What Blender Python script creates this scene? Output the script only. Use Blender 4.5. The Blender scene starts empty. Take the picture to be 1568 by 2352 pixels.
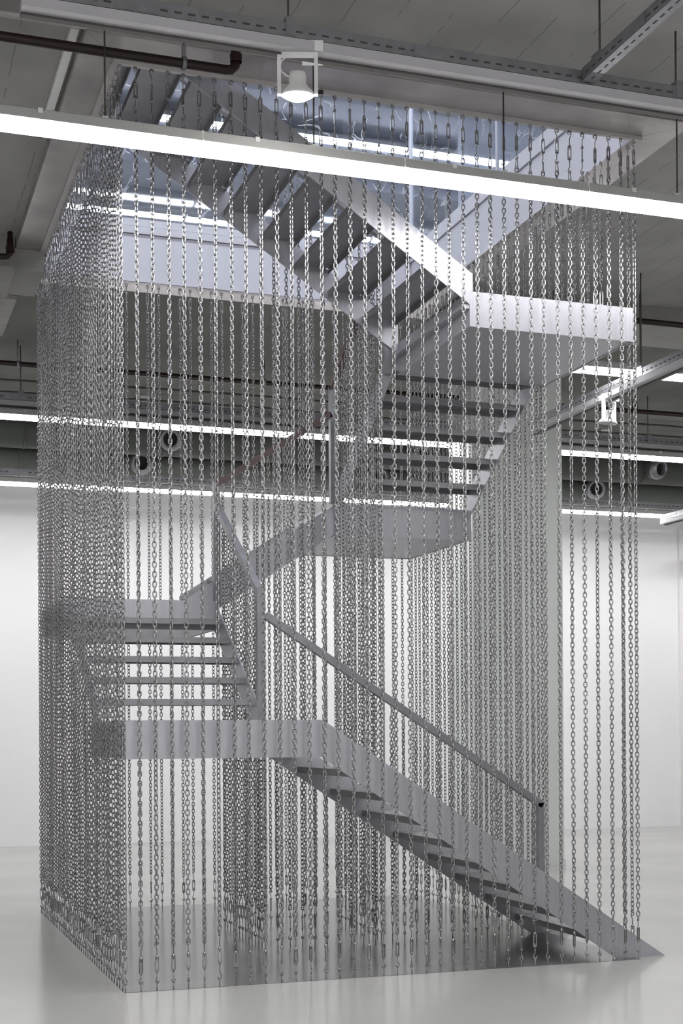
import bpy, math, random
from mathutils import Matrix, Vector
random.seed(7)
SC = bpy.context.scene
COL = SC.collection
PI = math.pi

# ------------------------------------------------------------------ camera, world, exposure
F_PX, CX, CY = 3251.1, 784.0, 1682.5           # level camera with a rising lens
cd = bpy.data.cameras.new('camera'); cam = bpy.data.objects.new('camera', cd); COL.objects.link(cam)
cd.sensor_fit = 'HORIZONTAL'; cd.sensor_width = 36.0
cd.lens = F_PX / 1568 * 36.0
cd.shift_y = (CY - 1176) / 1568
cd.clip_end = 200
cam.matrix_world = (Matrix.Translation((-1.7575, -9.8519, 1.8094)) @ Matrix.Rotation(-0.329, 4, 'Z')
                    @ Matrix.Rotation(PI / 2, 4, 'X') @ Matrix.Rotation(-0.0062, 4, 'Z'))
SC.camera = cam
w = bpy.data.worlds.new('world'); SC.world = w; w.use_nodes = True
w.node_tree.nodes['Background'].inputs[0].default_value = (0.8, 0.85, 1.0, 1)
w.node_tree.nodes['Background'].inputs[1].default_value = 0.15
SC.view_settings.view_transform = 'Standard'
SC.view_settings.look = 'None'
SC.view_settings.exposure = 0.82
SC.view_settings.gamma = 1.0
SC.view_settings.use_curve_mapping = False
LAMP_W = 15.0                                   # emission of the strip lights
FLOOD_W = 60.0
UPPER_W = 22.0                                  # battens on the floor above, cooler and stronger

# ------------------------------------------------------------------ materials
def mat(name, col, rough=0.5, metal=0.0, var=0.0, scale=6.0, col2=None, bump=0.0, bscale=40.0, stretch=None,
        rvar=0.0, spec=None, coat=0.0):
    m = bpy.data.materials.new(name); m.use_nodes = True
    nt = m.node_tree; N = nt.nodes; L = nt.links; b = N['Principled BSDF']
    b.inputs['Base Color'].default_value = (*col, 1); b.inputs['Roughness'].default_value = rough
    b.inputs['Metallic'].default_value = metal
    if spec is not None: b.inputs['Specular IOR Level'].default_value = spec
    if coat: b.inputs['Coat Weight'].default_value = coat; b.inputs['Coat Roughness'].default_value = 0.12
    tc = N.new('ShaderNodeTexCoord'); src = tc.outputs['Object']
    if stretch:
        mp = N.new('ShaderNodeMapping'); mp.inputs['Scale'].default_value = stretch
        L.new(src, mp.inputs['Vector']); src = mp.outputs['Vector']
    if var or rvar:
        n = N.new('ShaderNodeTexNoise'); n.inputs['Scale'].default_value = scale; n.inputs['Detail'].default_value = 6
        L.new(src, n.inputs['Vector'])
        if var:
            r = N.new('ShaderNodeValToRGB'); c2 = col2 or tuple(c * (1 - var) for c in col)
            r.color_ramp.elements[0].position = 0.3; r.color_ramp.elements[1].position = 0.7
            r.color_ramp.elements[0].color = (*c2, 1); r.color_ramp.elements[1].color = (*col, 1)
            L.new(n.outputs['Fac'], r.inputs['Fac']); L.new(r.outputs['Color'], b.inputs['Base Color'])
        if rvar:
            q = N.new('ShaderNodeMapRange'); q.inputs['To Min'].default_value = rough - rvar; q.inputs['To Max'].default_value = rough + rvar
            L.new(n.outputs['Fac'], q.inputs['Value']); L.new(q.outputs['Result'], b.inputs['Roughness'])
    if bump:
        n2 = N.new('ShaderNodeTexNoise'); n2.inputs['Scale'].default_value = bscale; n2.inputs['Detail'].default_value = 4
        L.new(src, n2.inputs['Vector'])
        bp = N.new('ShaderNodeBump'); bp.inputs['Strength'].default_value = bump; bp.inputs['Distance'].default_value = 0.02
        L.new(n2.outputs['Fac'], bp.inputs['Height']); L.new(bp.outputs['Normal'], b.inputs['Normal'])
    return m

def mat_emit(name, col, s):
    m = bpy.data.materials.new(name); m.use_nodes = True; b = m.node_tree.nodes['Principled BSDF']
    b.inputs['Base Color'].default_value = (0.9, 0.9, 0.9, 1)
    b.inputs['Emission Color'].default_value = (*col, 1); b.inputs['Emission Strength'].default_value = s
    return m

def mat_ceiling():
    """cast concrete with faint board marks running away from the viewer"""
    m = mat('board_marked_concrete', (0.42, 0.415, 0.395), 0.9, 0, 0.28, 1.3, bump=0.25, bscale=60)
    nt = m.node_tree; N = nt.nodes; L = nt.links; b = N['Principled BSDF']
    tc = N.new('ShaderNodeTexCoord'); sp = N.new('ShaderNodeSeparateXYZ'); L.new(tc.outputs['Object'], sp.inputs[0])
    wob = N.new('ShaderNodeTexNoise'); wob.inputs['Scale'].default_value = 2.0; L.new(tc.outputs['Object'], wob.inputs['Vector'])
    a = N.new('ShaderNodeMath'); a.operation = 'MULTIPLY_ADD'; a.inputs[1].default_value = 0.03; L.new(wob.outputs['Fac'], a.inputs[0]); L.new(sp.outputs['X'], a.inputs[2])
    d = N.new('ShaderNodeMath'); d.operation = 'MULTIPLY'; d.inputs[1].default_value = 1 / 0.34; L.new(a.outputs[0], d.inputs[0])
    f = N.new('ShaderNodeMath'); f.operation = 'FRACT'; L.new(d.outputs[0], f.inputs[0])
    c = N.new('ShaderNodeMath'); c.operation = 'LESS_THAN'; c.inputs[1].default_value = 0.022; L.new(f.outputs[0], c.inputs[0])
    br = N.new('ShaderNodeTexNoise'); br.inputs['Scale'].default_value = 3.5; L.new(tc.outputs['Object'], br.inputs['Vector'])
    g = N.new('ShaderNodeMath'); g.operation = 'GREATER_THAN'; g.inputs[1].default_value = 0.47; L.new(br.outputs['Fac'], g.inputs[0])
    k = N.new('ShaderNodeMath'); k.operation = 'MULTIPLY'; L.new(c.outputs[0], k.inputs[0]); L.new(g.outputs[0], k.inputs[1])
    k2 = N.new('ShaderNodeMath'); k2.operation = 'MULTIPLY'; k2.inputs[1].default_value = 0.5; L.new(k.outputs[0], k2.inputs[0])
    src = b.inputs['Base Color'].links[0].from_socket
    mx = N.new('ShaderNodeMix'); mx.data_type = 'RGBA'; L.new(k2.outputs[0], mx.inputs['Factor']); L.new(src, mx.inputs['A'])
    mx.inputs['B'].default_value = (0.06, 0.06, 0.055, 1); L.new(mx.outputs['Result'], b.inputs['Base Color'])
    return m

def mat_glass():
    """thin glazing: clear with a mirror-like sheen, etched with scratches and impact marks"""
    m = bpy.data.materials.new('scratched_glass'); m.use_nodes = True; nt = m.node_tree; N = nt.nodes; L = nt.links
    N.remove(N['Principled BSDF']); out = N['Material Output']
    tr = N.new('ShaderNodeBsdfTransparent'); tr.inputs[0].default_value = (0.86, 0.9, 0.96, 1)
    gl = N.new('ShaderNodeBsdfGlossy'); gl.inputs['Roughness'].default_value = 0.03
    lw = N.new('ShaderNodeLayerWeight'); lw.inputs['Blend'].default_value = 0.5
    pw = N.new('ShaderNodeMath'); pw.operation = 'POWER'; pw.inputs[1].default_value = 4.0; L.new(lw.outputs['Facing'], pw.inputs[0])
    pm = N.new('ShaderNodeMath'); pm.operation = 'MULTIPLY_ADD'; pm.inputs[1].default_value = 0.8; pm.inputs[2].default_value = 0.04; L.new(pw.outputs[0], pm.inputs[0])
    mx = N.new('ShaderNodeMixShader'); L.new(pm.outputs[0], mx.inputs[0]); L.new(tr.outputs[0], mx.inputs[1]); L.new(gl.outputs[0], mx.inputs[2])
    df = N.new('ShaderNodeBsdfDiffuse'); df.inputs[0].default_value = (0.95, 0.97, 1, 1)
    tl = N.new('ShaderNodeBsdfTranslucent'); tl.inputs[0].default_value = (0.95, 0.97, 1, 1)
    ds = N.new('ShaderNodeMixShader'); L.new(df.outputs[0], ds.inputs[1]); L.new(tl.outputs[0], ds.inputs[2])
    tc = N.new('ShaderNodeTexCoord')
    nz = N.new('ShaderNodeTexNoise'); nz.inputs['Scale'].default_value = 1.6; L.new(tc.outputs['Object'], nz.inputs['Vector'])
    va = N.new('ShaderNodeVectorMath'); va.operation = 'MULTIPLY_ADD'; va.inputs[1].default_value = (0.7, 0.7, 0.7)
    L.new(nz.outputs['Color'], va.inputs[0]); L.new(tc.outputs['Object'], va.inputs[2])
    vo = N.new('ShaderNodeTexVoronoi'); vo.feature = 'DISTANCE_TO_EDGE'; vo.inputs['Scale'].default_value = 2.6; L.new(va.outputs[0], vo.inputs['Vector'])
    lt = N.new('ShaderNodeMath'); lt.operation = 'LESS_THAN'; lt.inputs[1].default_value = 0.009; L.new(vo.outputs['Distance'], lt.inputs[0])
    n3 = N.new('ShaderNodeTexNoise'); n3.inputs['Scale'].default_value = 5; L.new(tc.outputs['Object'], n3.inputs['Vector'])
    gt = N.new('ShaderNodeMath'); gt.operation = 'GREATER_THAN'; gt.inputs[1].default_value = 0.52; L.new(n3.outputs['Fac'], gt.inputs[0])
    a = N.new('ShaderNodeMath'); a.operation = 'MULTIPLY'; L.new(lt.outputs[0], a.inputs[0]); L.new(gt.outputs[0], a.inputs[1])
    v2 = N.new('ShaderNodeTexVoronoi'); v2.inputs['Scale'].default_value = 1.5; L.new(tc.outputs['Object'], v2.inputs['Vector'])
    l2 = N.new('ShaderNodeMath'); l2.operation = 'LESS_THAN'; l2.inputs[1].default_value = 0.06; L.new(v2.outputs['Distance'], l2.inputs[0])
    mxx = N.new('ShaderNodeMath'); mxx.operation = 'MAXIMUM'; L.new(a.outputs[0], mxx.inputs[0]); L.new(l2.outputs[0], mxx.inputs[1])
    sc = N.new('ShaderNodeMath'); sc.operation = 'MULTIPLY'; sc.inputs[1].default_value = 0.45; L.new(mxx.outputs[0], sc.inputs[0])
    m2 = N.new('ShaderNodeMixShader'); L.new(sc.outputs[0], m2.inputs[0]); L.new(mx.outputs[0], m2.inputs[1]); L.new(ds.outputs[0], m2.inputs[2])
    L.new(m2.outputs[0], out.inputs['Surface'])
    return m

M = dict(
    lampup=mat_emit('lit_upper_batten', (0.93, 0.95, 1.0), UPPER_W),
    trunk=mat('lavender_grey_trunking', (0.50, 0.49, 0.51), 0.5, 0, 0.05, 6),
    chain=mat('galvanised_steel', (0.43, 0.425, 0.43), 0.27, 0.95, 0.3, 30),
    iron=mat('dull_zinc_fittings', (0.40, 0.39, 0.39), 0.3, 0.92, 0.3, 40),
    stair=mat('brushed_grey_steel', (0.52, 0.52, 0.56), 0.37, 0.5, 0.12, 5, stretch=(8, 8, 0.7), rvar=0.07),
    tread=mat('dark_mill_steel', (0.33, 0.325, 0.34), 0.42, 0.5, 0.18, 6, rvar=0.06),
    brown=mat('brown_painted_rail', (0.16, 0.11, 0.105), 0.45, 0.1, 0.25, 8),
    rail=mat('grey_steel_rail', (0.30, 0.30, 0.32), 0.4, 0.4, 0.2, 9),
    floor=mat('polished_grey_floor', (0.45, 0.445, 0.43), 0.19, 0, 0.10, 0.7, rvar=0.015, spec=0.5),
    floor_shade=mat('polished_floor_shade', (0.17, 0.163, 0.16), 0.17, 0, 0.10, 0.9, rvar=0.015, spec=0.6),  # stair shade and dark reflections put into the floor colour
    wall=mat('white_plaster', (0.88, 0.88, 0.88), 0.9, 0, 0.03, 0.8),
    wallw=mat('warm_white_panel', (0.86, 0.84, 0.82), 0.85, 0, 0.04, 1.0),
    column=mat('pale_green_grey_paint', (0.78, 0.81, 0.78), 0.8, 0, 0.06, 1.0),
    ceil=mat_ceiling(),
    beam=mat('rough_grey_concrete', (0.34, 0.335, 0.315), 0.9, 0, 0.2, 2.5, bump=0.2, bscale=50),
    soffit=mat('smoky_steel_soffit', (0.56, 0.53, 0.525), 0.36, 0.6, 0.35, 2.2, col2=(0.34, 0.315, 0.315)),
    trim=mat('pale_metal_edge', (0.55, 0.53, 0.52), 0.45, 0.4, 0.15, 5),
    panel=mat('lavender_white_board', (0.66, 0.665, 0.73), 0.7, 0, 0.05, 2),
    lampbody=mat('white_enamel', (0.52, 0.52, 0.51), 0.45, 0, 0.05, 6),
    duct=mat('grey_green_duct_paint', (0.12, 0.13, 0.115), 0.6, 0.1, 0.15, 2),
    black=mat('matt_black', (0.012, 0.012, 0.012), 0.7),
    ceil_rear=mat('dark_green_grey_ceiling', (0.17, 0.172, 0.155), 0.9, 0, 0.25, 1.5, bump=0.2, bscale=50),
    pipe=mat('dark_red_pipe', (0.022, 0.006, 0.006), 0.45, 0, 0.3, 8),
    strut=mat('zinc_strut', (0.34, 0.34, 0.36), 0.40, 0.7, 0.2, 12),
    slot=mat('slot_shadow_grey', (0.06, 0.06, 0.065), 0.7),
    rod=mat('dark_rod', (0.09, 0.085, 0.08), 0.6, 0.4),
    white=mat('white_powder_coat', (0.85, 0.85, 0.84), 0.5, 0, 0.03, 5),
    upwall=mat('blue_grey_wall', (0.50, 0.50, 0.545), 0.8, 0, 0.08, 0.8),
    glass=mat_glass(),
    lamp=mat_emit('lit_diffuser', (0.99, 0.985, 1.0), LAMP_W),
    flood=mat_emit('lit_bulb', (1.0, 0.97, 0.93), FLOOD_W),
)

# ------------------------------------------------------------------ mesh helpers
class MB:
    def __init__(s): s.v = []; s.f = []; s.sm = []
    def add(s, vs, fs, smooth=False):
        o = len(s.v); s.v += [tuple(v) for v in vs]
        s.f += [tuple(i + o for i in f) for f in fs]; s.sm += [smooth] * len(fs); return s
    def box(s, x0, x1, y0, y1, z0, z1):
        return s.add([(x0, y0, z0), (x1, y0, z0), (x1, y1, z0), (x0, y1, z0), (x0, y0, z1), (x1, y0, z1), (x1, y1, z1), (x0, y1, z1)],
                     [(0, 3, 2, 1), (4, 5, 6, 7), (0, 1, 5, 4), (1, 2, 6, 5), (2, 3, 7, 6), (3, 0, 4, 7)])
    def prism(s, poly, axis, a, b):
        """poly of (u, z) extruded along axis ('x': u is y, 'y': u is x; 'z': poly is (x, y))"""
        mk = {'x': lambda u, z, t: (t, u, z), 'y': lambda u, z, t: (u, t, z), 'z': lambda u, z, t: (u, z, t)}[axis]
        n = len(poly); vs = [mk(u, z, a) for u, z in poly] + [mk(u, z, b) for u, z in poly]
        ar = sum(poly[i][0] * poly[(i + 1) % n][1] - poly[(i + 1) % n][0] * poly[i][1] for i in range(n))
        flip = (ar > 0) == (axis in ('z', 'x'))
        if a > b: flip = not flip
        fs = [tuple(range(n)), tuple(range(2 * n - 1, n - 1, -1))] + [((i + 1) % n, i, i + n, (i + 1) % n + n) for i in range(n)]
        if flip: fs = [tuple(reversed(f)) for f in fs]
        return s.add(vs, fs)
    def tube(s, pts, r, n=6, closed=False, cap=True):
        P = [Vector(p) for p in pts]; m = len(P); rs = r if isinstance(r, (list, tuple)) else [r] * m
        rings = []; up = None
        for i in range(m):
            if closed: t = P[(i + 1) % m] - P[i - 1]
            else: t = P[min(i + 1, m - 1)] - P[max(i - 1, 0)]
            t.normalize()
            if up is None:
                up = Vector((0, 1, 0)) if abs(t.y) < 0.9 else Vector((1, 0, 0))
            a = (up - t * up.dot(t)).normalized(); b = t.cross(a); up = a
            rings.append([P[i] + (a * math.cos(2 * PI * k / n) + b * math.sin(2 * PI * k / n)) * rs[i] for k in range(n)])
        vs = [v for ring in rings for v in ring]; fs = []
        for i in range(m if closed else m - 1):
            j = (i + 1) % m
            for k in range(n): fs.append((i * n + k, i * n + (k + 1) % n, j * n + (k + 1) % n, j * n + k))
        s.add(vs, fs, True)
        if cap and not closed:
            s.f += [tuple(len(s.v) - len(vs) + k for k in range(n - 1, -1, -1)), tuple(len(s.v) - n + k for k in range(n))]; s.sm += [False, False]
        return s
    def beam(s, p, q, wd, ht):
        """rectangular bar p to q, wd sideways, ht in the vertical plane"""
        p, q = Vector(p), Vector(q); t = (q - p).normalized()
        ref = Vector((0, 0, 1)) if abs(t.z) < 0.95 else Vector((0, 1, 0))
        sd = t.cross(ref).normalized(); u = sd.cross(t)
        vs = [c + sd * (a * wd / 2) + u * (b * ht / 2) for c in (p, q) for a, b in ((-1, -1), (1, -1), (1, 1), (-1, 1))]
        return s.add(vs, [(0, 1, 2, 3), (7, 6, 5, 4), (0, 4, 5, 1), (1, 5, 6, 2), (2, 6, 7, 3), (3, 7, 4, 0)])
    def lathe(s, prof, n=16, axis=(0, 0, 1), org=(0, 0, 0)):
        ax = Vector(axis).normalized(); a = Vector((1, 0, 0)) if abs(ax.x) < 0.9 else Vector((0, 1, 0))
        a = (a - ax * a.dot(ax)).normalized(); b = ax.cross(a); o = Vector(org)
        vs = [o + ax * h + (a * math.cos(2 * PI * k / n) + b * math.sin(2 * PI * k / n)) * r for r, h in prof for k in range(n)]
        fs = [(i * n + k, i * n + (k + 1) % n, (i + 1) * n + (k + 1) % n, (i + 1) * n + k) for i in range(len(prof) - 1) for k in range(n)]
        return s.add(vs, fs, True)
    def mesh(s, name, m):
        me = bpy.data.meshes.new(name); me.from_pydata(s.v, [], s.f)
        me.polygons.foreach_set('use_smooth', s.sm); me.materials.append(m); me.update(); return me

def place(name, me, parent=None, loc=(0, 0, 0), rz=0.0, rot=None):
    o = bpy.data.objects.new(name, me); COL.objects.link(o); o.location = loc
    o.rotation_euler = rot if rot else (0, 0, rz)
    if parent: o.parent = parent
    return o
def obj(name, mb, m, parent=None, loc=(0, 0, 0), rz=0.0):
    return place(name, mb.mesh(name, M[m] if isinstance(m, str) else m), parent, loc, rz)
def tag(o, label, cat, group=None):
    o['label'] = label; o['category'] = cat
    if group: o['group'] = group
    return o
def struct(name, mb, m, label=None, parent=None):
    o = obj(name, mb, m, parent)
    if not parent:
        o['kind'] = 'structure'
        if label: o['label'] = label
    return o
def empty(name, loc=(0, 0, 0), rz=0.0):
    o = bpy.data.objects.new(name, None); COL.objects.link(o); o.location = loc; o.rotation_euler = (0, 0, rz)
    o.empty_display_size = 0.1; return o
def copy_tree(o, parent=None):
    c = o.copy(); COL.objects.link(c); c.parent = parent
    for ch in list(o.children): copy_tree(ch, c)
    return c
_o = 'zeroth first second third fourth fifth sixth seventh eighth ninth tenth eleventh twelfth thirteenth fourteenth fifteenth sixteenth seventeenth eighteenth nineteenth'.split()
_t = {2: 'twent', 3: 'thirt', 4: 'fort'}
def ordw(n):
    if n < 20: return _o[n]
    return _t[n // 10] + 'ieth' if n % 10 == 0 else _t[n // 10] + 'y-' + _o[n % 10]

# ------------------------------------------------------------------ the room shell
W, D, H = 4.077, 4.788, 6.5                     # footprint of the chain curtain and its height
RX0, RX1, RY0, RY1, ZC = -9.0, 17.0, -14.0, 13.47, 6.6
OX0, OX1, OY0, OY1 = -0.29, 4.38, -0.38, 5.06   # outer edge of the soffit ring round the stair opening
IX0, IX1, IY0, IY1 = -0.03, W + 0.03, -0.03, D + 0.03

fl = struct('floor', MB().box(RX0, RX1, RY0, RY1 + 0.2, -0.2, 0), 'floor', 'polished grey concrete floor reflecting the chains')
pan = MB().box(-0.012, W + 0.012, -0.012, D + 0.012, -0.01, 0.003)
obj('floor_shade_panel', pan, 'floor_shade', fl)  # thin patch, darkened to stand for shade under the stairs
struct('wall_back', MB().box(RX0, RX1, RY1, RY1 + 0.2, 0, ZC), 'wall', 'long white wall behind the staircase')
struct('wall_left', MB().box(RX0 - 0.2, RX0, RY0, RY1 + 0.2, 0, ZC), 'wall', 'white side wall left of the view')
struct('wall_right', MB().box(RX1, RX1 + 0.2, RY0, RY1 + 0.2, 0, ZC), 'wall', 'white side wall right of the view')
struct('wall_front', MB().box(RX0, RX1, RY0 - 0.2, RY0, 0, ZC), 'wall', 'white wall behind the viewer')
cb = MB()
cb.box(RX0 - 0.2, OX0, RY0 - 0.2, RY1 + 0.2, ZC, 7.08); cb.box(OX1, RX1 + 0.2, RY0 - 0.2, RY1 + 0.2, ZC, 7.08)
cb.box(OX0, OX1, RY0 - 0.2, OY0, ZC, 7.08); cb.box(OX0, OX1, OY1, RY1 + 0.2, ZC, 7.08)
cl = struct('ceiling', cb, 'ceil', 'grey board-marked concrete ceiling around the stair opening')
obj('ceiling_rear', MB().box(RX0, RX1, 6.7, RY1, ZC - .006, ZC + .01).box(OX0 - .0, RX1, 5.07, 6.7, ZC - .006, ZC + .01), 'ceil_rear', cl)  # rear part of the ceiling, darker and greener than the front
obj('wall_panel', MB().box(12.95, 16.9, RY1 - 0.07, RY1, 0, 5.6), 'wallw', bpy.data.objects['wall_back'])
obj('wall_panel', MB().box(13.13, 16.9, RY1 - 0.085, RY1 - 0.07, 0, 4.3), 'wallw', bpy.data.objects['wall_back'])
# mitred steel soffit round the opening, one board per side
def ring(name, pts, label):
    return struct(name, MB().prism(pts, 'z', H, 7.08), 'soffit', label)
e = 0.0015
ring('trim_1', [(OX0 + e, OY0), (OX1 - e, OY0), (IX1 - e, IY0), (IX0 + e, IY0)], 'smoky steel soffit along the front of the stair opening')
ring('trim_2', [(OX0, OY0 + e), (IX0, IY0 + e), (IX0, IY1 - e), (OX0, OY1 - e)], 'smoky steel soffit along the left of the stair opening')
ring('trim_3', [(OX1, OY0 + e), (OX1, OY1 - e), (IX1, IY1 - e), (IX1, IY0 + e)], 'steel soffit along the right of the stair opening')
ring('trim_4', [(OX0 + e, OY1), (IX0 + e, IY1), (IX1 - e, IY1), (OX1 - e, OY1)], 'steel soffit along the back of the stair opening')
# pale edge angles that carry the chains
t = 0.022
for i, (a, b) in enumerate([((IX0 - .02, IX1 + .02), (IY0 - .02, IY0 + 0.05)), ((IX0 - .03, IX1 + .03), (IY1 - 0.05, IY1 + .03))]):
    struct('trim_%d' % (5 + i), MB().box(a[0], a[1], b[0], b[1], H - .012, H - .001).box(a[0], a[1], b[0] - .006, b[0], H - (.032 if i == 0 else .012), H - .001), 'trim' if i == 0 else 'soffit',
           'pale steel edge angle carrying the %s row of chains' % ('front', 'back')[i])
for i, (a, b) in enumerate([((IX0 - .03, IX0 + .05), (IY0 + .051, IY1 - .051)), ((IX1 - .05, IX1 + .03), (IY0 + .051, IY1 - .051))]):
    struct('trim_%d' % (7 + i), MB().box(a[0], a[1], b[0], b[1], H - .012, H - .001), 'trim' if i == 0 else 'soffit', 'pale steel edge angle carrying the %s row of chains' % ('left', 'right')[i])
# white boards lining the opening above the chains
struct('trim_9', MB().box(IX0, IX1, IY1 - .012, IY1, H + .03, 7.02).box(IX0, IX1, IY1 - .03, IY1, 7.028, 7.10).box(IX0, IX1, IY1 - .02, IY1, 7.108, 7.18), 'panel', 'lavender white board lining the back of the opening')
struct('trim_10', MB().box(IX1 - .012, IX1, IY0, IY1 - .035, H + .03, 7.02).box(IX1 - .03, IX1, IY0, IY1 - .035, 7.028, 7.10).box(IX1 - .02, IX1, IY0, IY1 - .035, 7.108, 7.18), 'panel', 'lavender white board lining the right of the opening')
struct('trim_11', MB().box(IX0, IX0 + .012, 1.75, IY1 - .035, H + .03, 7.18), 'panel', 'white board lining the left of the opening')
struct('trim_12', MB().box(IX0 + .02, IX1 - .035, IY0, IY0 + .012, H + .03, 7.18), 'panel', 'white board lining the front of the opening')
# beams and haunches
struct('trim_13', MB().prism([(4.06, ZC), (4.06, 6.31), (4.10, 6.27), (4.90, 6.26), (4.96, 6.30), (4.96, ZC)], 'x', -8.9, -0.30), 'beam', 'concrete downstand beam left of the stair opening')
struct('trim_14', MB().prism([(5.02, ZC), (5.02, 6.33), (5.06, 6.30), (6.62, 6.34), (6.66, ZC)], 'x', -8.9, -0.18), 'beam', 'second concrete haunch left of the stair opening')
struct('trim_15', MB().prism([(4.15, ZC), (4.15, 6.40), (4.9, 6.38), (5.0, 6.42), (5.0, ZC)], 'x', 4.42, 16.9), 'beam', 'concrete downstand beam right of the stair opening')
struct('trim_16', MB().box(-0.30, -0.02, 4.07, 4.9, 6.3, 6.498), 'beam', 'pale concrete block under the left soffit end')
# column
cm = struct('column', MB().prism([(5.94, 7.3), (7.27, 7.3), (7.27, 8.05), (5.94, 8.05)], 'z', 0, ZC), 'column', 'pale green-grey painted column behind the right chain curtain')
obj('plinth', MB().box(5.925, 7.285, 7.285, 8.065, 0, 0.08), 'column', cm)
# ---- the floor above, seen through the opening
ub = dict(z0=7.08, z1=10.0)
struct('floor_upper', MB().box(-9, -.29, -6, 18, 7.081, 7.13).box(4.38, 17, -6, 18, 7.081, 7.13).box(-.29, 4.38, -6, -.38, 7.081, 7.13).box(-.29, 4.38, 5.06, 18, 7.081, 7.13), 'beam', 'upper storey floor')
struct('ceiling_upper', MB().box(-9, 17, -6, 18.2, 9.8, 10.0), 'upwall', 'blue-grey ceiling of the floor above')
struct('wall_upper_back', MB().box(-9, 17, 18, 18.2, 7.13, 9.8), 'upwall', 'blue-grey wall of the floor above')
struct('wall_upper_right', MB().box(17, 17.2, -6, 18.2, 7.13, 9.8), 'upwall', 'blue-grey side wall of the floor above')
struct('wall_upper_left', MB().box(-9.2, -9, -6, 18.2, 7.13, 9.8), 'upwall', 'blue-grey left wall of the floor above')
struct('wall_upper_front', MB().box(-9, 17, -6.2, -6, 7.13, 9.8), 'upwall', 'blue-grey near wall of the floor above')
struct('wall_upper_partition', MB().box(5.42, 9.4, 6.4, 6.5, 7.13, 9.6), 'panel', 'pale partition upstairs seen through the right glass')
for k in range(8):
    obj('ceiling_rib', MB().box(-8.9, 16.9, 6.6 + k * 1.35, 6.72 + k * 1.35, 9.62, 9.8), 'upwall', bpy.data.objects['ceiling_upper'])
# glazing round the opening upstairs
def glazing(name, label, panes, frame):
    o = empty(name, panes[0][0:3]); o['kind'] = 'structure'; o['label'] = label
    inv = Vector(panes[0][0:3])
    for p in panes:
        g = MB().box(p[0] - inv.x, p[3] - inv.x, p[1] - inv.y, p[4] - inv.y, p[2] - inv.z, p[5] - inv.z)
        obj('pane', g, 'glass', o)
    for p in frame:
        obj('mullion', MB().box(p[0] - inv.x, p[3] - inv.x, p[1] - inv.y, p[4] - inv.y, p[2] - inv.z, p[5] - inv.z), 'panel', o)
    return o
glazing('window_1', 'scratched glass screen above the back of the stair opening',
        [(0.0, 4.83, 7.19, 2.0, 4.842, 9.78), (2.03, 4.83, 7.19, 4.09, 4.842, 9.78)], [(2.002, 4.825, 7.19, 2.028, 4.85, 9.78), (4.095, 4.815, 7.19, 4.135, 4.855, 9.78)])
glazing('window_2', 'scratched glass screen above the right of the stair opening',
        [(4.112, 2.6, 7.19, 4.124, 4.81, 9.78), (4.112, 0.0, 7.19, 4.124, 2.57, 9.78)], [(4.10, 2.572, 7.19, 4.135, 2.598, 9.78)])

# ------------------------------------------------------------------ strip lights
LZ = 5.70
def lamp_unit(L=1.43, rods=True):
    r = empty('strip_light')
    hb = MB().prism([(-.115, .018), (.115, .018), (.10, .085), (.055, .108), (-.055, .108), (-.10, .085)], 'x', .004, L - .004)
    hs = obj('housing', hb, 'lampbody', r)
    obj('diffuser', MB().prism([(-.108, .017), (.108, .017), (.104, -.004), (.085, -.012), (-.085, -.012), (-.104, -.004)], 'x', .002, L - .002), 'lamp', r)
    obj('end_cap', MB().box(.0005, .006, -.104, .104, .0185, .09), 'white', r); obj('end_cap', MB().box(L - .006, L - .0005, -.104, .104, .0185, .09), 'white', r)
    obj('clip', MB().box(L * .25, L * .25 + .03, -.112, -.098, .06, .092), 'white', r)
    if rods: obj('hanger_rod', MB().tube([(L * .56, 0, .10), (L * .56, 0, ZC - LZ - .008)], .006, 6), 'rod', r)
    obj('hanger_bracket', MB().box(L * .56 - .02, L * .56 + .02, -.02, .02, .106, .135 if rods else .115), 'white', r)
    return r
proto = {}
def put_lamp(x, y, z, label, group, rods):
    if rods not in proto: o = proto[rods] = lamp_unit(rods=rods)
    else: o = copy_tree(proto[rods])
    o.location = (x, y, z); tag(o, label, 'lamp', group); return o
ROWS = [  # y, first x, count, phrase, group
    (-0.62, 0.42 - 1.43 * 3, 8, 'strip light crossing in front of the chains, %s from left', 'lit strip lights in front of the chains'),
    (3.74, 5.56, 4, 'lit strip light beside the right chain curtain, %s from the stairs', 'lit strip lights right of the stairs'),
    (7.88, 5.92 - 1.43 * 7, 7, 'lit strip light in the row behind the stairs, %s from left', 'lit strip lights in the row behind the stairs'),
    (7.88, 7.29, 5, 'lit strip light right of the column, %s from the column', 'lit strip lights right of the column'),
    (11.40, -3.7, 13, 'lit strip light along the back wall, %s from left', 'lit strip lights along the back wall'),
    (-4.9, -5.0, 8, 'added unseen strip light over the floor before the stairs, %s from left', 'added unseen strip lights nearer the viewer'),  # this row and the next are out of view, added for light
    (-9.2, -5.0, 8, 'added unseen strip light above the viewer, %s from left', 'added unseen strip lights above the viewer'),
    (-12.6, -5.0, 8, 'added unseen strip light along the wall behind the viewer, %s from left', 'added unseen strip lights behind the viewer'),  # out of view, added to brighten the near wall and stair fascias
]
for y, x0, n, ph, g in ROWS:
    for k in range(n): put_lamp(x0 + 1.43 * k, y, 5.49 if y > 11 else LZ, ph % ordw(k + 1), g, y < 7)
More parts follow.
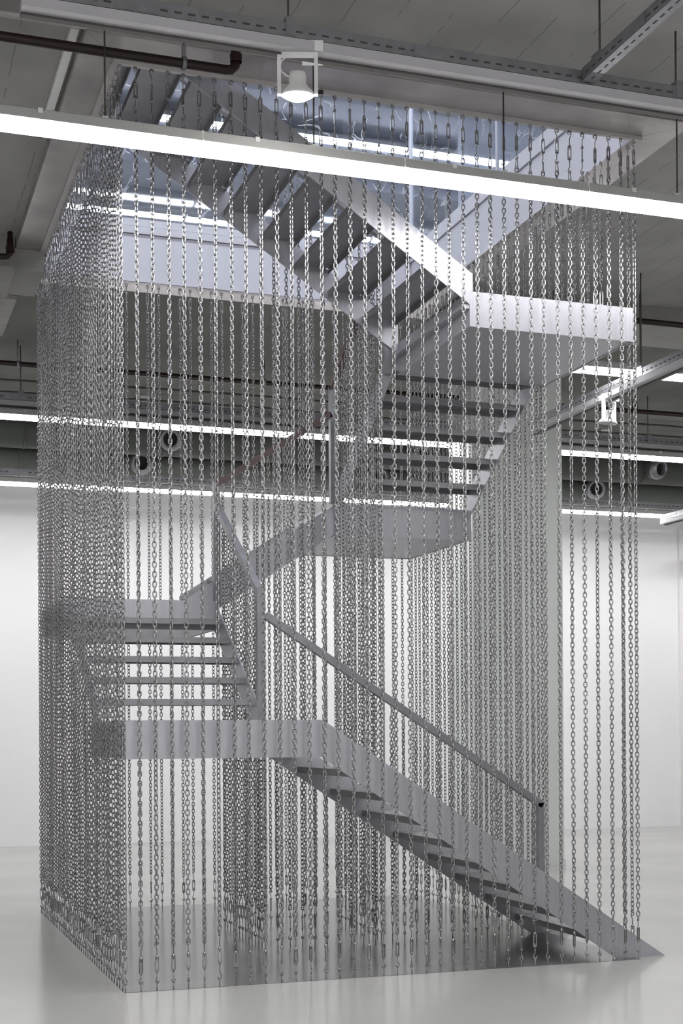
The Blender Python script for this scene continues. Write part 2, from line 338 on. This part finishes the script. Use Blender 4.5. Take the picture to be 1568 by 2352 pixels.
# upper storey battens behind the glass, plus unseen nearer rows added for light
upl = []
for y, x0, n in ((7.83, -1.5, 7), (11.2, -1.5, 8), (15.0, -1.5, 8), (3.5, -3.0, 8), (-0.9, -3.0, 8)):  # last pair of rows is unseen, added to light opening and stairs
    for k in range(n):
        o = empty('ceiling_light', (x0 + 1.5 * k, y, 9.6))
        tag(o, 'lit ceiling batten upstairs, %s from left in the %s row' % (ordw(k + 1), {7.83: 'third', 11.2: 'fourth', 15.0: 'farthest', 3.5: 'added unseen second', -0.9: 'added unseen nearest'}[y]), 'lamp', 'lit battens on the upper ceiling')
        if not upl:
            upl = [MB().box(0, 1.46, -.09, .09, .015, .07).mesh('housing', M['lampbody']), MB().box(.01, 1.45, -.08, .08, -.005, .015).mesh('diffuser', M['lampup'])]
        place('housing', upl[0], o); place('diffuser', upl[1], o)

# ------------------------------------------------------------------ the staircase
ST = empty('steel_staircase', (0, 0, 0)); tag(ST, 'grey steel staircase winding up inside the curtain of chains', 'staircase')
YF, YIF, XL, XIL, YB, YIB, XR, XIR = 0.075, 1.59, 0.075, 1.41, 4.71, 3.16, 4.0, 2.63
TH = 0.012
def stringer(poly, axis, at):
    o = obj('stringer', MB().prism(poly, axis, at, at + TH), 'stair', ST); return o
_tm = {}
def tread(axis, sgn, nose, z, a, b, dep=0.31):
    """folded plate tread; climbs along sgn*axis; nose is its lower edge position, a..b its width range"""
    key = (axis, sgn, round(b - a, 3), dep)
    if key not in _tm:
        e_ = .006; lip = .052
        pr = [(0, 0), (dep, 0), (dep, -lip), (dep - e_, -lip), (dep - e_, -e_), (e_, -e_), (e_, -lip), (0, -lip)]
        pr = [(sgn * u, zz) for u, zz in pr]
        _tm[key] = MB().prism(pr, 'y' if axis == 'x' else 'x', 0, b - a).mesh('tread', M['tread'])
    loc = (nose, a, z) if axis == 'x' else (a, nose, z)
    return place('tread', _tm[key], ST, loc)
def landing(x0, x1, y0, y1, zt, dz=0.275, name='landing'):
    lo = obj(name, MB().box(x0 + TH, x1 - TH, y0 + TH, y1 - TH, zt - dz + .006, zt - .02), 'stair', ST)
    for b in ((x0, x1, y0, y0 + TH), (x0, x1, y1 - TH, y1), (x0, x0 + TH, y0 + TH, y1 - TH), (x1 - TH, x1, y0 + TH, y1 - TH)):
        obj('fascia', MB().box(b[0], b[1], b[2], b[3], zt - dz, zt), 'stair', lo)
    return lo
L1, L2, L3, L4, L5 = 1.905, 3.05, 4.02, 5.18, 7.13
# flight 1: front, climbs to the left
r1, g1 = L1 / 10, 0.288
s1 = [(1.485, L1), (4.365, 0.003), (3.93, 0.003), (1.485, L1 - .285)]
stringer(s1, 'y', YF); stringer(s1, 'y', YIF - TH)
for k in range(1, 10): tread('x', -1, 4.365 - g1 * k, r1 * k, YF + TH, YIF - TH)
landing(0.02, 1.484, YF, YIF + .02, L1)
# flight 2: left side, climbs away
r2, g2 = (L2 - L1) / 6, 0.29
n2 = lambda i: 1.65 + g2 * (i - 1)
s2 = [(n2(0) + .26, L1 + .17), (n2(6), L2), (n2(6), L2 - .285), (YIF + .022, L1 - .285 + .15), (YIF + .022, L1 + .17)]
stringer(s2, 'x', XL); stringer(s2, 'x', XIL)
for i in range(1, 6): tread('y', 1, n2(i), L1 + r2 * i, XL + TH, XIL)
landing(0.02, 1.425, n2(6) + .001, 4.715, L2)
# flight 3: back, climbs to the right
r3, g3 = (L3 - L2) / 5, 0.30
n3 = lambda i: XIR - g3 * (5 - i)
s3 = [(1.43, L2 + (1.43 - n3(0)) / g3 * r3), (n3(5) - .002, L3), (n3(5) - .002, L3 - .285), (1.43, L2 + (1.43 - n3(0)) / g3 * r3 - .285)]
stringer(s3, 'y', YIB); stringer(s3, 'y', YB - TH)
obj('stringer_end', MB().prism([(n3(0), L2 + .002), (1.428, L2 + (1.428 - n3(0)) / g3 * r3), (1.428, L2 + .002)], 'y', YIB, YIB + TH), 'stair', ST)
for i in range(1, 5): tread('x', 1, n3(i), L2 + r3 * i, YIB + TH, YB - TH)
landing(XIR - .002, 4.04, 3.10, 4.715, L3, .30)
# flight 4: right side, climbs towards the viewer
r4, g4 = (L4 - L3) / 6, 0.292
n4 = lambda i: 3.05 - g4 * (i - 1)
s4 = [(3.098, L3 + (3.342 - 3.098) / g4 * r4), (1.62, L4 - .02), (1.62, L4 - .29), (3.098, L3 + .163 - .27)]
stringer(s4, 'x', XIR); stringer(s4, 'x', XR)
for i in range(1, 6): tread('y', -1, n4(i), L3 + r4 * i, XIR + TH, XR)
landing(2.69, 4.11, YF, 1.615, L4, .268)
# flight 5: front again, climbs to the left through the ceiling
r5, g5 = (L5 - L4) / 10, 0.302
n5 = lambda i: 2.66 - g5 * (i - 1)
sl = r5 / g5
top = lambda x: L4 + .135 + sl * (2.715 - x)
s5 = [(2.715, top(2.715)), (0.0, top(0.0)), (0.0, top(0) - .25), (2.66, top(2.66) - .25), (2.689, L4 - .10), (2.689, L4 + .001), (2.715, L4 + .001)]
stringer(s5, 'y', YF - .001); 
s5i = [(2.685, top(2.685)), (0.0, top(0.0)), (0.0, top(0) - .25), (2.66, top(2.66) - .25), (2.685, L4 - .12)]
stringer(s5i, 'y', YIF - TH)
for i in range(1, 10): tread('x', -1, n5(i), L4 + r5 * i, YF + TH, YIF - TH)
obj('foot_plate', MB().box(2.63, 2.689, YF + TH, YIF, L4 - .13, L4 - .1), 'stair', ST)
# handrails (square tube) and posts on the inner side
RS = 0.06
def post(x, y, z0, z1, s=RS): return obj('post', MB().box(x - s / 2, x + s / 2, y - s / 2, y + s / 2, z0, z1), 'rail', ST)
def rail(p, q, wd=RS, ht=RS, m='rail'): return obj('handrail', MB().beam(p, q, wd, ht), m, ST)
yi = YIF + .04; xi = XIL + .035; yb = YIB - .035; xr = XIR - .03
post(4.045, yi, 0.18, 1.165); rail((4.062, yi, 1.147), (xi + .05, yi, 2.80))
post(xi, yi + .0, L1 - .0, 3.03, .062); rail((xi, yi + .01, 3.00), (xi, yb, 3.95))
post(xi, yb + .005, L2 - .05, 4.17); rail((xi, yb, 4.15), (xr - .02, yb, 4.885), m='brown')['label'] = 'brown painted handrail'
post(xr, yb, L3 + .002, 5.16); rail((xr, yb, 5.135), (xr, yi + .02, 6.08), m='brown')['label'] = 'brown painted handrail'
post(xr, yi, L4 - .27, 6.1); rail((xr, yi, 6.08), (0.0, yi, 6.08 + sl * xr))

# ------------------------------------------------------------------ chains
WIRE, PITCH = 0.0047, 0.0350                    # wire radius, link pitch
def link_path(n_arc):
    w2, hs = 0.0122, 0.0097
    pts = [(w2 * math.cos(PI * k / n_arc), hs + w2 * math.sin(PI * k / n_arc)) for k in range(n_arc + 1)]
    pts += [(-w2 * math.cos(PI * k / n_arc), -hs - w2 * math.sin(PI * k / n_arc)) for k in range(n_arc + 1)]
    return [(x, 0, z) for x, z in pts]
LINK = MB().tube(link_path(5), WIRE, 6, closed=True)
LINK_ME = LINK.mesh('link', M['chain'])
LO = MB().tube(link_path(4), WIRE, 4, closed=True)
def run_mesh(n, seed):
    rnd = random.Random(seed); mb = MB(); tw = rnd.uniform(0, PI); rate = rnd.uniform(-.03, .03)
    for i in range(n):
        a = tw + (PI / 2 if i % 2 else 0) + rate * i + rnd.uniform(-.12, .12); c, s = math.cos(a), math.sin(a); zo = -PITCH * (i + .5)
        mb.v += [(x * c - y * s, x * s + y * c, z + zo) for x, y, z in LO.v]
        o = i * len(LO.v); mb.f += [tuple(q + o for q in f) for f in LO.f]; mb.sm += LO.sm
    return mb.mesh('link_run', M['chain'])
_runs = {}
def get_run(n, var):
    if (n, var) not in _runs: _runs[(n, var)] = run_mesh(n, n * 10 + var)
    return _runs[(n, var)]
# fittings
def circ(r, z, a0, a1, n, y=0): return [(r * math.sin(a0 + (a1 - a0) * k / n), y, z - r * math.cos(a0 + (a1 - a0) * k / n)) for k in range(n + 1)]
EYE_T = MB().tube([(0, 0, .004), (0, 0, -.006)], .005, 6).tube(circ(.0155, -.016, 0, 2 * PI, 10)[:-1], .0034, 5, closed=True).mesh('eye_bolt', M['iron'])
EYE_B = MB().tube([(0, 0, -.01), (0, 0, .048)], .005, 6).tube([(p[0], 0, p[2]) for p in circ(.013, .06, -2.6, 2.6, 9)], .0042, 5).mesh('eye_bolt', M['iron'])
TB = MB()                                       # turnbuckle body, z 0 .. -0.12
for sx in (-1, 1): TB.box(sx * .011 - .0035, sx * .011 + .0035, -.004, .004, -.112, -.008)
for z0, z1, ra, rb in ((0.004, -.016, .006, .0125), (-.104, -.124, .0125, .006)): TB.lathe([(.001, z0), (ra, z0), (rb, (z0 + z1) / 2), (rb * .9 if ra > rb else rb, z1), (.001, z1)], 8)
TB.tube([(0, 0, 0), (0, 0, -.034)], .0042, 5).tube([(0, 0, -.086), (0, 0, -.122)], .0042, 5)
TB_ME = TB.mesh('turnbuckle', M['iron'])
HOOK = MB().tube([(0, 0, 0), (0, 0, .036), (.004, 0, .042)] + [(.0145 * math.sin(a), 0, .0575 - .0145 * math.cos(a)) for a in [0.75 + .44 * k for k in range(10)]], .0039, 5)
HOOK_ME = HOOK.mesh('hook', M['iron'])          # shank from z 0 up, closed over to the side
SNAP = MB().tube([(0, 0, 0), (.005, 0, -.006), (.0125, 0, -.066), (.013, 0, -.078), (.007, 0, -.088), (-.007, 0, -.088), (-.013, 0, -.078), (-.0125, 0, -.066), (-.005, 0, -.006)], .0036, 5, closed=True)
SNAP_ME = SNAP.mesh('snap_hook', M['iron'])
def turnbuckle(parent, ztop, rnd, up=0.0, lo=0.0):
    """up / lo: how far the hooks are screwed out"""
    a = rnd.uniform(-.5, .5) if rnd.random() < .72 else rnd.uniform(1.0, 2.1)
    t_ = place('turnbuckle', TB_ME, parent, (0, 0, ztop), a)
    b1, b2 = rnd.uniform(0, 6.28), rnd.uniform(0, 6.28)
    h = place('hook', HOOK_ME, t_, (0, 0, 0), b1); h.scale = (1, 1, 1 + up / .058)
    h = place('hook', HOOK_ME, t_, (0, 0, -.12)); h.rotation_euler = (PI, 0, b2); h.scale = (1, 1, 1 + lo / .058)
    return t_
Z_BOT = 0.305
def chain(x, y, ztop, label, group, rnd, top='full', detail=False, zfloor=0.003):
    c = empty('hanging_chain', (x, y, zfloor)); tag(c, label, 'chain', group)
    zt = ztop - zfloor
    if top == 'full':
        place('eye_bolt', EYE_T, c, (0, 0, zt), rnd.choice((0, 0, .4, -.5)))
        ju, jl = rnd.uniform(-.008, .03), rnd.uniform(-.012, .03)
        turnbuckle(c, zt - .088 - ju, rnd, ju, jl); z = zt - .262 - ju - jl
    else:
        place('eye_bolt', EYE_T, c, (0, 0, zt), rnd.uniform(0, 3)); z = zt - .026
    place('snap_hook', SNAP_ME, c, (0, 0, z), rnd.uniform(-.9, .9)); z -= .078
    bl, bu = rnd.uniform(-.015, .03), rnd.uniform(-.012, .035); zb = Z_BOT + bl + bu
    n = int(round((z - zb) / PITCH)); p = (z - zb) / n
    if detail:
        tw = rnd.uniform(-.9, .9); rate = rnd.uniform(-.012, .012)
        for i in range(n):
            tw += rate + rnd.uniform(-.05, .05)
            o = bpy.data.objects.new('link', LINK_ME); COL.objects.link(o); o.parent = c
            o.location = (0, 0, z - p * (i + .5)); o.rotation_euler = (0, 0, tw + (PI / 2 if i % 2 else 0))
    else:
        o = place('link_run', get_run(n, rnd.randrange(6) if n > 150 else 0), c, (0, 0, z), rnd.uniform(0, 6.28))
        o.scale = (1, 1, p / PITCH); o['kind'] = 'stuff'
    turnbuckle(c, .248 + bl, rnd, bu, bl)
    place('eye_bolt', EYE_B, c, (0, 0, 0), rnd.uniform(0, 6.28))
    return c
rnd = random.Random(11)
HT = H - .012
NX, NY = 36, 42
DX, DY = W / NX, D / NY
jit = lambda: rnd.uniform(-.004, .004)
for k in range(NX + 1):
    chain(k * DX + jit(), 0, HT, 'steel chain in the front row, %s from the left corner' % ordw(k + 1), 'chains of the front row', rnd, detail=True)
for k in range(1, NY + 1):
    chain(0, k * DY + jit(), HT, 'steel chain in the dense left curtain, %s behind the front corner' % ordw(k), 'chains of the left curtain', rnd)
for k in range(1, NX + 1):
    chain(k * DX + jit(), D, HT, 'steel chain in the back row, %s right of the back left corner' % ordw(k), 'chains of the back row', rnd)
for k in range(1, NY):
    short = 3 <= k <= 13                        # over the entrance these end on the top landing
    chain(W + (-.035 if short else .014 if k < 3 else 0), k * DY + (.035 if k == 14 else 0) + jit(), HT, 'steel chain in the right curtain, %s behind the front corner' % ordw(k), 'chains of the right curtain', rnd, zfloor=L4 if short else .003)
# inner curtains hang from the handrails down to the floor
lerp = lambda a, b, u: a + (b - a) * u
IXA, IXB, IYA, IYB = 1.49, 2.575, 1.68, 3.075
for k in range(13):                             # under the first handrail, right of the well
    x = 2.62 + .1125 * k
    chain(x, yi, lerp(2.80, 1.147, (x - 1.495) / (4.062 - 1.495)) - .03, 'chain below the lowest handrail, %s from the stairwell corner' % ordw(k + 1), 'chains below the lowest handrail', rnd, 'rail')
for k in range(10):                             # front of the well, full height
    x = IXA + .11 * k
    chain(x, yi + .055, 6.08 + sl * (xr - x) - .03, 'chain on the front side of the stairwell, %s from left' % ordw(k + 1), 'chains on the front of the stairwell', rnd, 'rail')
for k in range(1, 13):
    y = IYA + (IYB - IYA) * k / 13
    chain(IXA + .0, y, lerp(3.00, 3.95, (y - yi) / (yb - yi)) - .03, 'chain on the left side of the stairwell, %s from the front' % ordw(k), 'chains on the left of the stairwell', rnd, 'rail')
for k in range(10):
    x = IXA + .112 * k
    chain(x, IYB, lerp(4.15, 4.885, (x - xi) / (xr - xi)) - .03, 'chain on the back side of the stairwell, %s from left' % ordw(k + 1), 'chains on the back of the stairwell', rnd, 'rail')
for k in range(1, 13):
    y = IYA + (IYB - IYA) * k / 13
    chain(IXB - .0, y, lerp(6.08, 5.135, (y - yi) / (yb - yi)) - .03, 'chain on the right side of the stairwell, %s from the front' % ordw(k), 'chains on the right of the stairwell', rnd, 'rail')

# ------------------------------------------------------------------ services under the ceiling
def strut_rail(name, label, p, q, group=None, trunk=True, rods=(), drop=None):
    """slotted channel with a pale trunking below, hung on rods; p to q along x or y"""
    o = empty(name, p); tag(o, label, 'rail', group)
    p, q = Vector(p), Vector(q); L = (q - p).length; ax = 'x' if abs(q.x - p.x) > abs(q.y - p.y) else 'y'; sg = 1 if (q - p)[0 if ax == 'x' else 1] > 0 else -1
    def B(a, b, s0, s1, z0, z1):
        a, b = sorted((a * sg, b * sg))
        return MB().box(a, b, s0, s1, z0, z1) if ax == 'x' else MB().box(s0, s1, a, b, z0, z1)
    ch = MB()
    for s0, s1, z0, z1 in ((-.045, .045, .0, .004), (-.045, -.041, .004, .085), (.041, .045, .004, .085)):
        bb = B(0, L, s0, s1, z0, z1); ch.add(bb.v, bb.f)
    obj('channel', ch, 'strut', o)
    sl_ = MB(); k = .05
    while k < L - .05:
        for s0, s1, z0, z1 in ((-.0465, -.045, .03, .042), (.045, .0465, .03, .042), (-.006, .006, -.0015, .0)):
            bb = B(k, k + .045, s0, s1, z0, z1); sl_.add(bb.v, bb.f)
        k += .085
    so = obj('slots', sl_, 'slot', o); so['kind'] = 'stuff'
    if trunk:
        obj('trunking', B(0.0, L, -.05, .055, -.066, -.006), 'trunk', o); obj('trunking_edge', B(0.0, L, .03, .075, -.081, -.068), 'rod', o)
    for k in range(int(L / 1.9)):
        obj('joint_plate', B(.55 + 1.9 * k, .80 + 1.9 * k, -.049, -.0465, .006, .082), 'strut', o)
    for r in rods:
        v = r * sg
        pos = (v, 0) if ax == 'x' else (0, v)
        obj('hanger_rod', MB().tube([(pos[0], pos[1], .02), (pos[0], pos[1], ZC - p.z)], .007, 6), 'rod', o)
        obj('hanger_bracket', MB().box(pos[0] - .03, pos[0] + .03, pos[1] - .055, pos[1] + .055, .004, .12), 'strut', o)
    return o
strut_rail('cable_rail', 'slotted steel rail with pale trunking crossing above the front lamp', (-0.83, -1.42, 6.12), (6.6, -1.42, 6.12), rods=(1.63, 4.4, 6.5))
strut_rail('cable_rail', 'dark slotted steel rail running out of the top right corner', (2.86, -1.48, 6.125), (2.86, -6.2, 6.125), trunk=False, rods=(.16, 1.05, 3.4))
strut_rail('cable_rail', 'slotted rail above the strip lights behind the stairs', (-4.4, 7.88, 5.91), (5.9, 7.88, 5.91), rods=(1.5, 4.56, 8.0))
strut_rail('cable_rail', 'slotted rail above the strip lights right of the column', (7.29, 7.88, 5.91), (14.4, 7.88, 5.91), rods=(1.66, 5.0))
strut_rail('cable_rail', 'bright slotted rail sloping past the right edge of the chains', (6.02, 5.75, 5.50), (6.02, -0.4, 5.50), rods=(2.6, 5.0))
strut_rail('cable_rail', 'short slotted rail in front of the far right wall', (11.2, 11.15, 5.38), (11.2, 6.5, 5.38), rods=(2.5,))
strut_rail('cable_rail', 'thin rail above the lamps along the back wall', (-4.0, 11.40, 5.63), (14.8, 11.40, 5.63), trunk=False, rods=(3.0, 9.0))

def pipe_run(label, pts, r=.032, clamps=(), zc=ZC):
    o = empty('sprinkler_pipe', pts[0]); tag(o, label, 'pipe', 'dark red sprinkler pipes')
    q = [tuple(a - b for a, b in zip(p, pts[0])) for p in pts]
    obj('pipe', MB().tube(q, r, 10), 'pipe', o)
    for cpos in clamps:
        x, y, z = [a - b for a, b in zip(cpos, pts[0])]
        obj('clamp', MB().lathe([(r + .006, -.014), (r + .012, -.014), (r + .012, .014), (r + .006, .014)], 12, (1, 0, 0), (x, y, z)).box(x - .014, x + .014, y - .012, y + .012, z + r, z + r + .09), 'strut', o)
        obj('clamp_rod', MB().tube([(x, y, z + r + .08), (x, y, zc - .008 - pts[0][2])], .006, 6), 'rod', o)
    return o
def sprinkler(parent, x, y, z): obj('elbow_fitting', MB().lathe([(.04, 0), (.042, .05), (.034, .06), (.034, .12), (.026, .13), (.026, .19), (.001, .19)], 12, (0, 0, 1), (x, y, z)), 'pipe', parent)
pp = pipe_run('dark red pipe ending in an elbow at the top left', [(-6, -.54, 6.3), (.62, -.54, 6.3), (.66, -.54, 6.305), (.69, -.54, 6.335), (.695, -.54, 6.37)], clamps=((.335, -.54, 6.3), (-2.2, -.54, 6.3)))
sprinkler(pp, 6.695, 0, .06)
pp = pipe_run('short dark pipe elbow at the left edge below the soffit', [(-6, 3.76, 6.3), (-.44, 3.76, 6.3), (-.405, 3.76, 6.305), (-.38, 3.76, 6.335), (-.375, 3.76, 6.36)], clamps=((-3, 3.76, 6.3),))
sprinkler(pp, 5.625, 0, .05)
pipe_run('dark red pipe at right edge level with the top landing', [(4.8, 3.92, 6.35), (14, 3.92, 6.35)], clamps=((5.4, 3.92, 6.35), (9, 3.92, 6.35)))
pipe_run('long dark red pipe under the ceiling behind the stairs', [(-6, 7.64, 6.3), (5.9, 7.64, 6.3)], clamps=((.1, 7.64, 6.3), (3.2, 7.64, 6.3)))
pp = pipe_run('dark red pipe with a sprinkler stub right of the column', [(7.31, 7.64, 6.3), (14, 7.64, 6.3)], clamps=((10.8, 7.64, 6.3),))
sprinkler(pp, 1.29, 0, .02)
# conduits
co = obj('conduit', MB().tube([(OX0 - 5.2, OY0 + .03, 6.535), (OX1 + 6, OY0 - .04, 6.535)], .024, 8), 'trim'); tag(co, 'pale conduit along the front edge of the stair opening', 'conduit')
for k in range(9): obj('clip', MB().box(-2.4 + 1.12 * k, -2.37 + 1.12 * k, OY0 - .05, OY0 + .04, 6.52, 6.597), 'trim', co)
b_ = empty('batten', (-.345, -.40, 6.56)); tag(b_, 'white batten under the ceiling left of the opening', 'batten')
obj('cover', MB().box(-.028, .028, .14, 1.95, -.0, .038), 'white', b_); obj('cover', MB().box(-.028, .028, -.06, .10, .002, .038), 'white', b_)
for yy, zz, lab in ((9.3, 6.52, 'thin black cable strung across the far ceiling'), (9.9, 6.5, 'second black cable strung across the far ceiling')):
    tag(obj('cable', MB().tube([(-6 + 2 * k, yy, zz + .02 * math.sin(k * 1.7)) for k in range(12)], .018, 6), 'rod'), lab, 'cable')
for x, lab in ((2.1, 'small beige smoke detector on the ceiling left of the stairwell'), (9.52, 'small beige smoke detector on the ceiling right of the column')):
    s_ = empty('smoke_detector', (x, 10.06, ZC)); tag(s_, lab, 'smoke detector', 'smoke detectors')
    obj('base', MB().lathe([(.001, 0), (.09, 0), (.09, -.05), (.001, -.05)], 16), 'wallw', s_); obj('head', MB().lathe([(.07, -.05), (.075, -.10), (.05, -.13), (.001, -.13)], 16), 'wallw', s_)

# ducts with jet nozzles
def duct(label, y, z, r, nozzles):
    o = empty('ventilation_duct', (-8.8, y, z)); tag(o, label, 'duct', 'grey-green ventilation ducts')
    obj('duct_body', MB().tube([(0, 0, 0), (25.6, 0, 0)], r, 28), 'duct', o)
    for k in range(12): obj('flange', MB().tube([(1 + 2.1 * k, 0, 0), (1.03 + 2.1 * k, 0, 0)], r + .012, 28), 'duct', o)
    for x, dx, dz in nozzles:
        n_ = empty('nozzle', (x + 8.8, -r * .8, 0)); n_.parent = o
        ax = Vector((dx, -1, dz)).normalized()
        obj('collar', MB().lathe([(.17, -.1), (.175, .10), (.19, .12), (.185, .16), (.16, .20), (.13, .24), (.105, .22), (.10, .12)], 24, ax), 'strut', n_)
        obj('throat', MB().lathe([(.104, .13), (.001, .13)], 24, ax), 'black', n_)
duct('upper grey-green duct with jet nozzles near the far ceiling', 11.75, 6.34, .24, ((2.83, -.35, -.25), (11.25, .25, -.2), (-2.6, 0, -.2), (6.9, 0, -.2)))
duct('lower grey-green duct with jet nozzles above the back wall lamps', 12.45, 6.07, .25, ((2.5, -.25, -.15), (10.5, -.3, -.2), (-3.4, 0, -.2), (6.4, 0, -.2)))

# floodlights in white square brackets
def floodlight(loc, rz, label, lit, sc=1.0):
    o = empty('floodlight', loc, rz); tag(o, label, 'floodlight', 'white bracketed floodlights')
    br = MB()
    for x in (-.115, .115): br.box(x - .012, x + .012, -.02, .02, -.24, 0)
    br.box(-.127, .127, -.02, .02, -.0, .024)
    obj('bracket', br, 'white', o)
    obj('clamp', MB().box(-.10, .02, -.03, .04, .024, .07), 'white', o)
    obj('ballast', MB().box(.03, .16, -.04, .16, .02, .085), 'white', o)
    hd = obj('lamp_head', MB().lathe([(.001, .004), (.03, .004), (.05, .0), (.055, -.03), (.055, -.07), (.10, -.12), (.108, -.135), (.10, -.14), (.085, -.125)], 20, (0, -.12, 1), (0, 0, -.10)), 'white', o)
    obj('lens', MB().lathe([(.001, -.128), (.088, -.128)] if not lit else [(.001, -.172), (.05, -.164), (.085, -.146), (.098, -.138)], 20, (0, -.12, 1), (0, 0, -.10)), 'flood' if lit else 'glass', hd)
    obj('knob', MB().tube([(.127, 0, -.22), (.16, 0, -.22)], .014, 8), 'black', o)
    obj('cable', MB().tube([(-.0 + .09 * math.cos(a) - .02, .0, -.06 + .07 * math.sin(a)) for a in [1.2 + .5 * k for k in range(8)]], .005, 5), 'white', o)
    return o
floodlight((.865, -1.40, 6.035), -.30, 'lit floodlight in a white square bracket above the front lamp', True)
floodlight((6.05, 3.88, 5.42), .55, 'unlit floodlight in a white bracket below the right rail', False)
# far right fixture on the wall
hs_ = empty('hanging_shelf', (12.9, 12.9, 5.05)); tag(hs_, 'pale angled panel hung on a wire at the right edge', 'panel')
obj('board', MB().box(0, .9, -.25, .25, 0, .03), 'wallw', hs_); obj('frame', MB().box(.02, .9, -.27, -.25, -.04, .06), 'strut', hs_)
obj('wire', MB().tube([(.12, 0, .03), (-.12, 0, ZC - 5.05)], .006, 5), 'rod', hs_)
